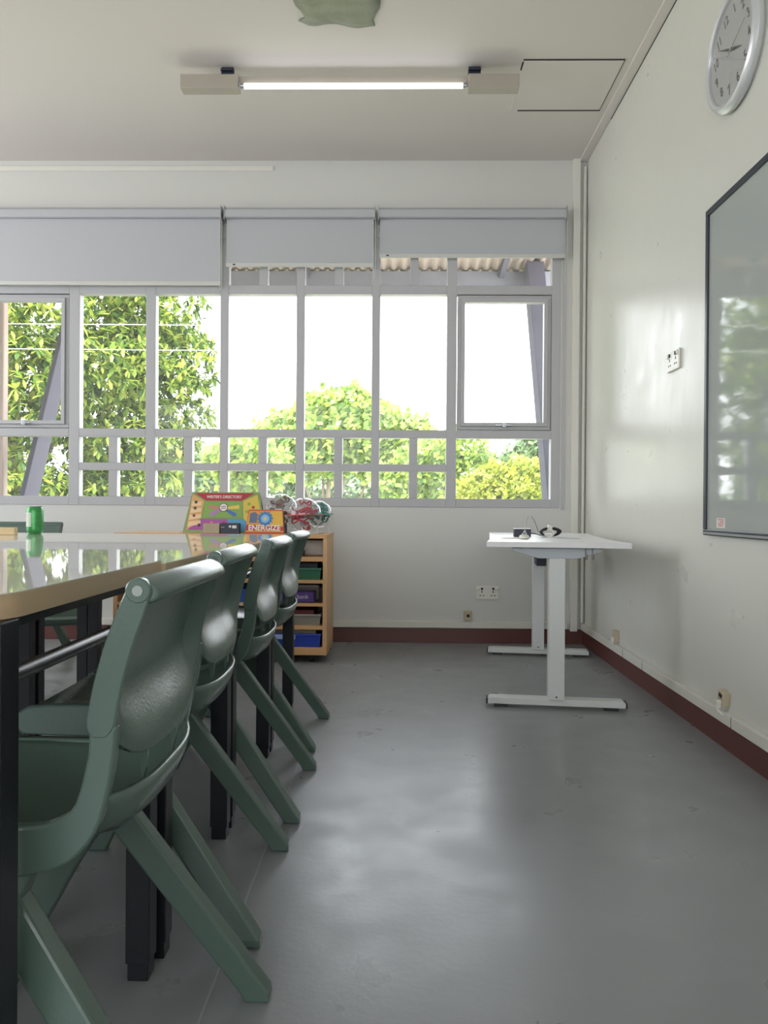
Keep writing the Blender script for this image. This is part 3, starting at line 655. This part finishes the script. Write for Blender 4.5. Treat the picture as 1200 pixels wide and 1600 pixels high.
# can and small block on the table
can = thing('drink_can', 'green drink can standing on the white table at the left', 'can', (-1.500, 3.16, .746))
MB().lathe([(.024, .0), (.0265, .004), (.032, .012), (.033, .02), (.033, .096), (.030, .106), (.0268, .112)], n=32).build('can_body', mat('can_green', (64, 146, 80), .3, metal=.25, noise=(40, .35)), can)
MB().lathe([(.0268, .112), (.0282, .114), (.0282, .1155), (.026, .1155), (.025, .112), (.0, .112)], n=32).build('lid', MSTEEL, can)
g = MB(); vs = []
for k in range(9):
    a = math.radians(205+8*k)
    for z in (.030, .088): vs.append((.0333*math.cos(a), .0333*math.sin(a), z))
g.add(vs, [(2*k, 2*k+2, 2*k+3, 2*k+1) for k in range(8)], 0, True)
g.build('label_panel', mat('can_label', (196, 208, 190), .35, noise=(60, .25)), can, fix=False)
tag(MB().box((-.036, -.016, 0), (.036, .016, .030)).build('wooden_block', wood_mat('block_wood', (222, 196, 150), 'x'), loc=(-1.545, 3.02, .746), rot=(0, 0, .05), bevel=.003), 'small yellow wooden block on the table in front of the green can', 'block')

# ------------------------------------------------------------------ shelf unit
SX0, SX1, SY0, SY1 = -1.575, -.383, 4.245, 4.66; ZT = .716
sh = thing('shelf_unit', 'beech wood shelf unit on castors holding plastic trays under the window', 'shelf', (SX0, SY0, 0))
w = SX1-SX0; d = SY1-SY0
MB().box((0, 0, ZT-.024), (w, d, ZT)).build('top_board', MBEE, sh, bevel=.002)
MB().box((0, 0, .045), (w, d, .087)).build('base_board', MBEE, sh, bevel=.002)
for x in (0, w-.024): MB().box((x, 0, .087), (x+.024, d, ZT-.024)).build('side_panel', MBEZ, sh, bevel=.002)
divs = [w/3, 2*w/3]
for x in divs: MB().box((x-.010, .002, .087), (x+.010, d, ZT-.024)).build('divider', MBEZ, sh)
MB().box((.02, d-.012, .087), (w-.02, d, ZT-.024)).build('back_panel', MBEE, sh)
cols = [(.024, divs[0]-.010), (divs[0]+.010, divs[1]-.010), (divs[1]+.010, w-.024)]
SZ = [(.187, .209), (.316, .333), (.444, .462), (.565, .590)]
for (a, b) in cols:
    for (z0, z1) in SZ: MB().box((a, .002, z0), (b, d-.012, z1)).build('shelf_board', MBEE, sh)
for x in (.08, w-.09):
    for y in (.06, d-.06):
        MB().lathe([(.0, -.014), (.02, -.014), (.0225, -.010), (.0225, .010), (.02, .014), (.0, .014)], (x, y, .0226), axis='x', n=18).box((x-.018, y-.018, .036), (x+.018, y+.018, .046)).build('castor', MDRK, sh)
def tray(x0, x1, z, h, rgb, label, lab=None, gm=None, dep=.36):
    M_ = mat('tray_plastic', rgb, .38, noise=(12, .05)); t = thing('storage_tray', label, 'tray', ((x0+x1)/2, SY0+.012, z), group='plastic storage trays in the shelf unit'); w = (x1-x0)/2
    g = MB(); s_ = .012; th = .003
    # tapered walls
    for (a, b, c_, d_) in (((-w+s_, s_), (w-s_, s_), (-w+.004, .004), (w-.004, .004)),):
        pass
    lo = [(-w+s_, .010), (w-s_, .010), (w-s_, dep-.01), (-w+s_, dep-.01)]; hi = [(-w+.006, .0), (w-.006, .0), (w-.006, dep), (-w+.006, dep)]
    v = [(x, y, 0) for x, y in lo]+[(x, y, h) for x, y in hi]
    v += [(x*(1-.03), y*.97+.006, .003) for x, y in lo]+[(x*.97, y*.97+.006, h) for x, y in hi]
    f = [(3, 2, 1, 0)]+[(i, (i+1) % 4, 4+(i+1) % 4, 4+i) for i in range(4)]+[(8, 9, 10, 11)]+[(8+(i+1) % 4, 8+i, 12+i, 12+(i+1) % 4) for i in range(4)]+[(4+i, 4+(i+1) % 4, 12+(i+1) % 4, 12+i) for i in range(4)]
    g.add(v, f); g.build('tray_body', M_, t, fix=False)
    MB().box((-w+.002, -.006, h-.012), (w-.002, .004, h)).build('lip', M_, t, bevel=.003)
    if lab:
        MB().box((lab[0], -.0085, lab[2]), (lab[1], -.006, lab[3])).build('label_card', mat('label_card', lab[4], .5, noise=(20, .04)), t)
    return t
X = lambda c, f_: SX0+cols[c][0]+(cols[c][1]-cols[c][0])*f_
def boxthing(name, label, cat, x0, x1, y0, y1, z0, h, rgb, rough=.5, group=None, rz=0):
    o = MB().box((-(x1-x0)/2, 0, 0), ((x1-x0)/2, y1-y0, h)).build(name, mat(name+'_mat', rgb, rough, noise=(14, .06)), loc=((x0+x1)/2, y0, z0), rot=(0, 0, rz), bevel=.003)
    return tag(o, label, cat, group)
# right-hand column (seen), middle column (glimpsed)
tray(X(2, .0)+.006, X(2, 1)-.006, .087, .075, (38, 66, 168), 'bright blue plastic tray on the bottom shelf at the right', (-.15, .03, .046, .071, (150, 172, 214)))
boxthing('flat_box', 'grey flat box lying in the bottom blue tray', 'box', X(2, .1), X(2, .88), SY0+.07, SY0+.30, .0915, .083, (168, 162, 152))
tray(X(2, .0)+.006, X(2, 1)-.006, .209, .062, (138, 134, 124), 'grey plastic tray with a white label on the second shelf from below', (-.15, .0, .020, .052, (214, 212, 204)))
boxthing('card_wallet', 'dark red wallet lying in the grey tray', 'wallet', X(2, .2), X(2, .85), SY0+.05, SY0+.28, .2135, .075, (112, 52, 52))
boxthing('purple_box', 'purple box lettered in white inside the clear tray', 'box', X(2, .02)+.01, X(2, .86), SY0+.02, SY0+.14, .337, .055, (92, 58, 142))
pb = bpy.data.objects['purple_box']; text_obj('lettering', 'bank', .034, MWPL, pb, (.085, -.0008, .03), (PI/2, 0, 0), .0003)
clr = MB(); CW = (X(2, 1)-X(2, 0))/2-.008
clr.box((-CW, 0, 0), (CW, .30, .003)).box((-CW, 0, .003), (CW, .003, .088)).box((-CW, .297, .003), (CW, .30, .088)).box((-CW, .003, .003), (-CW+.003, .297, .088)).box((CW-.003, .003, .003), (CW, .297, .088))
o = clr.build('clear_tray', glass_mat('clear_plastic', (.93, .94, .95), .12, .1, .7), loc=((X(2, 0)+X(2, 1))/2, SY0+.012, .333)); tag(o, 'clear plastic tray on the middle shelf holding the purple box', 'tray')
boxthing('paper_stack', 'stack of pale papers behind the purple box', 'papers', X(2, .08), X(2, .9), SY0+.16, SY0+.30, .337, .082, (196, 192, 182))
tray(X(2, .0)+.006, X(2, 1)-.006, .462, .066, (52, 104, 80), 'dark green plastic tray on the second shelf from the top', (-.15, -.03, .014, .042, (206, 204, 190)))
boxthing('navy_box', 'dark navy box lying in the green tray', 'box', X(2, .12), X(2, .9), SY0+.08, SY0+.30, .466, .088, (36, 42, 56))
boxthing('fabric_bundle', 'maroon folded fabric bundle on the top shelf', 'bundle', X(2, .12), X(2, .66), SY0+.02, SY0+.20, .590, .030, (100, 62, 78))
boxthing('fabric_bundle', 'grey purple folded fabric lying on the maroon bundle', 'bundle', X(2, .20), X(2, .58), SY0+.03, SY0+.18, .620, .035, (86, 72, 88))
boxthing('card_box', 'pale cardboard box at the back of the top shelf', 'box', X(2, .5), X(2, .96), SY0+.21, SY0+.36, .590, .085, (208, 200, 188))
tray(X(1, .0)+.006, X(1, 1)-.006, .087, .075, (38, 66, 168), 'blue tray on the bottom shelf of the middle column', (-.08, .08, .03, .06, (214, 220, 232)))
tray(X(1, .0)+.006, X(1, 1)-.006, .209, .062, (204, 206, 210), 'pale tray on the second shelf of the middle column', (.02, .17, .0, .06, (222, 228, 240)))
tray(X(1, .0)+.006, X(1, 1)-.006, .333, .075, (44, 82, 160), 'blue tray on the middle shelf of the middle column')
tray(X(1, .0)+.006, X(1, 1)-.006, .462, .066, (206, 190, 160), 'cream tray on the second shelf from the top, middle column')

# ------------------------------------------------------------------ items on the shelf unit
def panel_pt(u, v, w0, w1, h):   # helper for slanted boards: u -.5..+.5, v 0..1
    return ((w0+(w1-w0)*v)*u, h*v)
def flat(name, pts, y, m_, parent, dep=.0012):
    """thin printed shape on a slanted front: pts in board (x, height)"""
    return MB().prism(pts, 'y', y-dep, y).build(name, m_, parent)
def cm(name, rgb):
    return bpy.data.materials.get(name) or mat(name, rgb, .45, noise=(30, .05))
lean = math.radians(12)
wd = thing('activity_board', 'tent shaped WRITER\'S DIRECTORY activity board standing on the shelf unit', 'board', (-.985, 4.345, ZT))
face = bpy.data.objects.new('front_card', None)
Hh = .238; w0, w1 = .232, .200
card = MB().prism([(-w0, 0), (w0, 0), (w1, Hh), (-w1+.010, Hh)], 'y', 0, .004).build('front_card', cm('board_green', (132, 156, 96)), wd, rot=(-lean, 0, 0))
MB().prism([(-w0, 0), (w0, 0), (w1, Hh), (-w1+.010, Hh)], 'y', 0, .004).build('back_card', cm('board_back', (150, 148, 140)), wd, loc=(.0, .105, 0), rot=(math.radians(12), 0, 0))
flat('print', [(-.175, Hh-.006), (.170, Hh-.006), (.095, Hh-.050), (-.108, Hh-.050)], -.0002, cm('print_red', (176, 46, 58)), card)
flat('print', [(-.188, Hh-.012), (-.118, Hh-.052), (-.130, .085), (-.212, .012)], -.0002, cm('print_orange', (214, 166, 104)), card)
flat('print', [(.186, Hh-.014), (.105, Hh-.052), (.112, .085), (.165, .030), (.222, .060)], -.0002, cm('print_yellow', (216, 188, 78)), card)
flat('print', [(-.128, .080), (.02, .080), (.03, .018), (-.206, .018)], -.0002, cm('print_purple', (164, 82, 158)), card)
flat('print', [(.02, .080), (.108, .080), (.155, .050), (.180, .010), (.03, .010)], -.0002, cm('print_blue', (84, 152, 190)), card)
flat('print', [(-.116, Hh-.056), (.098, Hh-.056), (.105, .088), (-.124, .088)], -.0004, cm('print_lime', (132, 168, 84)), card)
for i in range(4):
    z_ = .198-.040*i; flat('print', [(-.186+(-.005*i), z_-.014), (-.132, z_-.018+.004*i), (-.132, z_-.040+.004*i), (-.190+(-.005*i), z_-.044)], -.0014, cm('print_peach', (232, 200, 158)), card)
for i, (x_, z_, c_) in enumerate(((-.165, .178, 'print_dark'), (-.168, .142, 'print_dark'), (-.172, .10, 'print_red'), (.165, .150, 'print_red'), (.13, .125, 'print_lime'), (.176, .112, 'print_orange'), (-.14, .045, 'print_dark'), (-.10, .05, 'print_pink'), (.14, .17, 'print_lime'), (.15, .08, 'print_red'), (-.07, .06, 'print_pink'), (.0, .058, 'print_red'))):
    k = {'print_dark': (52, 50, 60), 'print_pink': (222, 110, 128)}.get(c_, (120, 120, 120)); MB().lathe([(.009, -.0026), (.009, -.0014)], (x_, 0, z_), axis='y', n=12).build('print', cm(c_, k), card)
for (p, q, c_) in (((-.012, .142), (-.09, .152), 'print_pinkarm'), ((.0, .142), (.085, .152), 'print_yellowarm'), ((-.022, .135), (-.080, .102), 'print_violetarm'), ((.010, .135), (.066, .102), 'print_bluearm')):
    k = {'print_pinkarm': (196, 130, 120), 'print_yellowarm': (226, 196, 84), 'print_violetarm': (170, 128, 184), 'print_bluearm': (70, 110, 176)}[c_]
    dx_, dz_ = q[0]-p[0], q[1]-p[1]; L = math.hypot(dx_, dz_); nx_, nz_ = -dz_/L*.011, dx_/L*.011
    flat('print', [(p[0]-nx_*.7, p[1]-nz_*.7), (q[0]-nx_, q[1]-nz_), (q[0]+nx_, q[1]+nz_), (p[0]+nx_*.7, p[1]+nz_*.7)], -.0018, cm(c_, k), card)
MB().lathe([(.025, -.0036), (.025, -.0018)], (-.005, 0, .148), axis='y', n=24).build('print', cm('print_dark', (52, 50, 60)), card)
MB().lathe([(.0215, -.0042), (.0215, -.0036)], (-.005, 0, .148), axis='y', n=24).build('print', cm('print_cream', (232, 222, 214)), card)
for z_ in (.153, .143): flat('print', [(-.018, z_-.0015), (.008, z_-.0015), (.008, z_+.0015), (-.018, z_+.0015)], -.0042, cm('print_dark', (52, 50, 60)), card)
text_obj('lettering', "WRITER'S DIRECTORY", .0235, cm('print_cream', (232, 222, 214)), card, (-.004, -.0022, Hh-.029), (PI/2, 0, 0), .0003, sx_=.86, bold=.0004)
en = thing('game_box', 'tent shaped ENERGIZE game card with a blue gear standing on the shelf unit', 'game', (-.735, 4.262, ZT))
card = MB().prism([(-.112, 0), (.108, 0), (.098, .138), (-.094, .138)], 'y', 0, .004).build('front_card', cm('energize_red', (196, 62, 52)), en, rot=(-math.radians(14), 0, 0))
MB().prism([(-.112, 0), (.108, 0), (.098, .138), (-.094, .138)], 'y', 0, .004).build('back_card', cm('board_back', (150, 148, 140)), en, loc=(0, .07, 0), rot=(math.radians(14), 0, 0))
flat('print', [(-.105, .052), (.103, .040), (.094, .132), (-.090, .132)], -.0002, cm('energize_orange', (222, 152, 66)), card)
flat('print', [(.02, .050), (.102, .045), (.094, .130), (.03, .130)], -.0014, cm('energize_yellow', (226, 178, 72)), card)
flat('print', [(-.108, .010), (.106, .010), (.106, .016), (-.108, .016)], -.0014, cm('energize_yellow', (226, 178, 72)), card)
ge = []
for k in range(48):
    a = 2*PI*k/48; r = .044 if (k % 4) < 2 else .037; ge.append((.0+r*math.cos(a), .086+r*math.sin(a)*.95))
flat('print', ge, -.0026, cm('gear_blue', (62, 122, 186)), card)
MB().lathe([(.024, -.0044), (.024, -.0038)], (0, 0, .086), axis='y', n=24).build('print', cm('gear_light', (132, 184, 216)), card)
MB().lathe([(.011, -.0050), (.011, -.0044)], (0, 0, .086), axis='y', n=20).build('print', cm('gear_core', (214, 196, 150)), card)
flat('print', [(-.088, .062), (-.048, .062), (-.044, .112), (-.060, .124), (-.086, .116)], -.0016, cm('print_greyblue', (96, 112, 138)), card)
text_obj('lettering', 'ENERGIZE', .043, cm('print_white', (236, 230, 218)), card, (-.002, -.0062, .031), (PI/2, 0, 0), .0004, sx_=.93, bold=.0012)
tag(MB().box((-.046, 0, 0), (.046, .04, .056)).build('wooden_block', wood_mat('block_wood_dark', (176, 160, 128), 'z'), loc=(-1.03, 4.248+.0, ZT), bevel=.003), 'grey brown wooden block standing before the WRITER\'S DIRECTORY board', 'block')
pb2 = thing('card_pack', 'black card box with pale icons beside the wooden block', 'box', (-.925, 4.246, ZT))
MB().box((-.052, 0, 0), (.052, .035, .058)).build('carton', MNAVY, pb2, bevel=.002)
for (a, b, c_, d_) in ((.0, .012, .034, .046), (.018, .042, .030, .046), (-.045, -.025, .034, .036)):
    MB().box((a-.006, -.0008, c_), (b-.006, 0, d_)).build('print', cm('print_cream', (232, 222, 214)), pb2)
boxthing('blue_box', 'small dark blue box behind the ENERGIZE card', 'box', -.672, -.630, 4.365, 4.41, ZT, .052, (52, 60, 122))
# maze balls
MCLEAR = glass_mat('ball_plastic', (.97, .975, .98), .05, .02, 1.6)
def maze_ball(label, x, y, r, rgb, seed, zc, ring_m):
    rg = random.Random(seed); t = thing('maze_ball', label, 'toy', (x, y, ZT), group='clear maze ball toys on the shelf unit')
    c = Vector((0, 0, zc-ZT)); Mc = cm('maze_%d' % seed, rgb)
    prof = [(max(.0004, r*math.sin(PI*k/18)), c.z-r*math.cos(PI*k/18)) for k in range(19)]
    MB().lathe(prof, n=32).build('shell', MCLEAR, t)
    MB().lathe([(r*1.0, c.z-.003), (r*1.07, c.z-.003), (r*1.07, c.z+.003), (r*1.0, c.z+.003), (r*1.0, c.z-.003)], n=6 if seed == 3 else 32, smooth=False).build('equator_ring', ring_m, t)
    for i in range(11):
        a = rg.uniform(.3, PI-.3); h = r*.8*math.cos(a); rr = r*.78*math.sin(a); a0 = rg.uniform(0, 2*PI); n = 14; sp = rg.uniform(1.2, 3.4)
        MB().tube([(rr*math.cos(a0+sp*k/n), rr*math.sin(a0+sp*k/n), c.z+h+.012*math.sin(k*.5)) for k in range(n+1)], .0042, 6).build('track', Mc, t)
    for i in range(20):
        d_ = Vector((rg.gauss(0, 1), rg.gauss(0, 1), rg.gauss(0, 1))).normalized()*r*rg.uniform(.15, .62); e = r*rg.uniform(.10, .22)
        p = c+d_; MB().box(p-Vector((e, e*.4, e*.6)), p+Vector((e, e*.4, e*.6))).build('obstacle', Mc if i % 3 else cm('maze_grey', (150, 150, 150)), t, bevel=.001)
    # splayed stand
    for k in range(3):
        a = 2*PI*k/3+.5; rt = math.sqrt(max(1e-6, r*r-(r*.72)**2)); bz = c.z-r*.72
        MB().tube([(rt*math.cos(a), rt*math.sin(a), bz), (rt*1.15*math.cos(a), rt*1.15*math.sin(a), .004)], .003, 6).build('foot', cm('stand_white', (226, 228, 228)), t)
    MB().tube([(rt*1.15*math.cos(2*PI*k/24), rt*1.15*math.sin(2*PI*k/24), .0035) for k in range(24)], .0035, 6, closed=True).build('base_ring', cm('stand_white', (226, 228, 228)), t)
    return t
maze_ball('clear maze ball with brown and grey tracks, half hidden behind the ENERGIZE card', -.685, 4.545, .098, (120, 96, 74), 1, ZT+.130, cm('stand_white', (226, 228, 228)))
maze_ball('clear maze ball with red tracks and red ring, largest in the group', -.522, 4.33, .098, (186, 44, 62), 2, ZT+.105, cm('ring_red', (186, 50, 58)))
maze_ball('clear maze ball with teal tracks, rightmost and partly behind the red one', -.462, 4.55, .080, (70, 150, 140), 3, ZT+.108, cm('ring_teal', (96, 168, 158)))

# ------------------------------------------------------------------ standing desk
dk = thing('standing_desk', 'white standing desk with T shaped steel legs by the right wall', 'desk', (.768, 3.955, 0), -.118)
L2, W2 = .675, .305; pts = []
NS = 14
def hw(s_): return .272+.034*max(0, -s_)**4+.022*max(0, s_)**2
for i in range(NS+1): s_ = -1+2*i/NS; pts.append((hw(s_), s_*L2))
for i in range(NS+1): s_ = 1-2*i/NS; pts.append((-(.288+.014*max(0, -s_)**4), s_*L2))
DZ = .722
MB().prism(pts, 'z', DZ-.024, DZ, smooth=False).build('desktop', MWSH, dk, bevel=.002)
for i, yy in enumerate((-.605, .605)):
    MB().box((-.034, yy-.045, .040), (.034, yy+.045, .652)).build('leg_column', MWST, dk, bevel=.003)
    MB().prism([(-.292, .014), (.292, .014), (.292, .034), (.280, .042), (-.280, .042), (-.292, .034)], 'y', yy-.032, yy+.032).build('foot_bar', MWST, dk, bevel=.002)
    for sx_ in (-1, 1):
        MB().box((sx_*.291, yy-.031, .012), (sx_*.300, yy+.031, .036)).build('foot_end_cap', MDRK, dk, bevel=.002)
        MB().box((sx_*.235-.03, yy-.026, 0), (sx_*.235+.03, yy+.026, .0145)).build('foot_pad', MDRK, dk, bevel=.002)
    MB().prism([(-.195, DZ-.026), (.190, DZ-.026), (.185, DZ-.040), (.088, DZ-.072), (-.080, DZ-.072), (-.190, DZ-.040)], 'y', yy-.028, yy+.010).build('top_bracket', MGST, dk, bevel=.002)
    MB().lathe([(.004, -.001), (.004, 0)], (0, yy-.045, .055), axis='y', n=10).build('screw', MDRK, dk)
    MB().box((-.148, yy-.030, DZ-.031), (-.120, yy-.027, DZ-.0245)).build('bracket_slot', MWST, dk)
MB().box((-.03, -.56, DZ-.068), (.03, .56, DZ-.030)).build('cross_beam', MGST, dk, bevel=.002)
MB().box((-.030, .30, DZ-.172), (.025, .50, DZ-.068)).build('control_box', MNAVY, dk, bevel=.004)
for x in (.118, .146):
    MB().tube([(x, -.648, DZ-.026), (x, -.648, DZ-.06), (x, -.655, DZ-.072), (x+.004, -.666, DZ-.070), (x+.004, -.668, DZ-.05)], .0025, 6).build('cable_hook', MBAR, dk)
# things on the desk
ad = thing('adapter_box', 'small navy power adapter box with a white top on the desk', 'adapter', (.640, 3.93, DZ), -.05)
MB().box((-.042, -.03, 0), (.042, .03, .040)).build('case', MNAVY, ad, bevel=.003); MB().box((-.041, -.029, .040), (.041, .029, .043)).build('lid', MWPL, ad, bevel=.001)
MB().box((.002, -.0308, .024), (.016, -.030, .030)).build('print', MWPL, ad)
pk = thing('round_plug', 'pale grey round plug lying before the adapter box on the desk', 'plug', (.600, 3.62, DZ))
MB().lathe([(.018, 0), (.024, .004), (.024, .014), (.016, .020), (0.001, .021)], n=24).build('puck', MWPL, pk)
for x in (-.008, .008): MB().box((x-.0025, -.006, .020), (x+.0025, .006, .028)).build('pin', MSTEEL, pk)
tag(MB().tube([(.600, 3.62, .742), (.612, 3.66, .79), (.630, 3.70, .826), (.655, 3.75, .83), (.685, 3.82, .80), (.715, 3.88, .745), (.735, 3.86, .726), (.76, 3.80, .7255), (.80, 3.72, .726), (.855, 3.66, .7255), (.862, 3.62, .726)], .0022, 6).build('thin_wire', MSTEEL), 'thin grey wire arching up from the round plug and across the desk', 'wire')
tag(MB().tube([(.585, 3.64, .728), (.56, 3.66, .7255), (.52, 3.66, .7255), (.495, 3.63, .7255), (.52, 3.60, .7255), (.58, 3.60, .7255)], .0022, 6).build('white_wire', MWPL), 'short white wire loop lying left of the round plug', 'wire')
def coil(label, x, y, m_, seed, ra, r, turns=4, h=.05):
    rg = random.Random(seed); P_ = []; n = 18; jit = [(rg.uniform(.8, 1.1), rg.uniform(.75, 1.05), rg.uniform(-.012, .012)) for _ in range(turns+1)]
    for k in range(turns*n+1):
        a = 2*PI*k/n; i = k//n; f_ = (k % n)/n; j0, j1 = jit[i], jit[min(i+1, turns)]
        q = [j0[t_]*(1-f_)+j1[t_]*f_ for t_ in range(3)]
        P_.append((x+ra*q[0]*math.cos(a), y+q[2]+.018*math.sin(a+seed), DZ+r+.001+h*.5*q[1]*(1-math.cos(a+PI/2))))
    return tag(MB().tube(P_, r, 7).build('cable_coil', m_), label, 'cable')
coil('coiled black cable bundle on the desk', .785, 3.94, MDRK, 2, .052, .0048, 6, .040)
coil('coiled white cable lying against the black coil on the desk', .772, 3.905, MWPL, 5, .022, .0042, 2, .036)
tag(MB().box((-.012, -.01, 0), (.012, .01, .016)).build('white_plug', MWPL, loc=(.772, 3.90, DZ+.044), rot=(.2, .3, .2), bevel=.003), 'white plug resting on top of the coiled cables', 'plug')
tag(MB().tube([(.683, 3.93, DZ+.018), (.71, 3.93, DZ+.016), (.742, 3.925, DZ+.006)], .003, 6).build('adapter_lead', MDRK), 'short black lead from the adapter box to the coiled cable', 'cable')
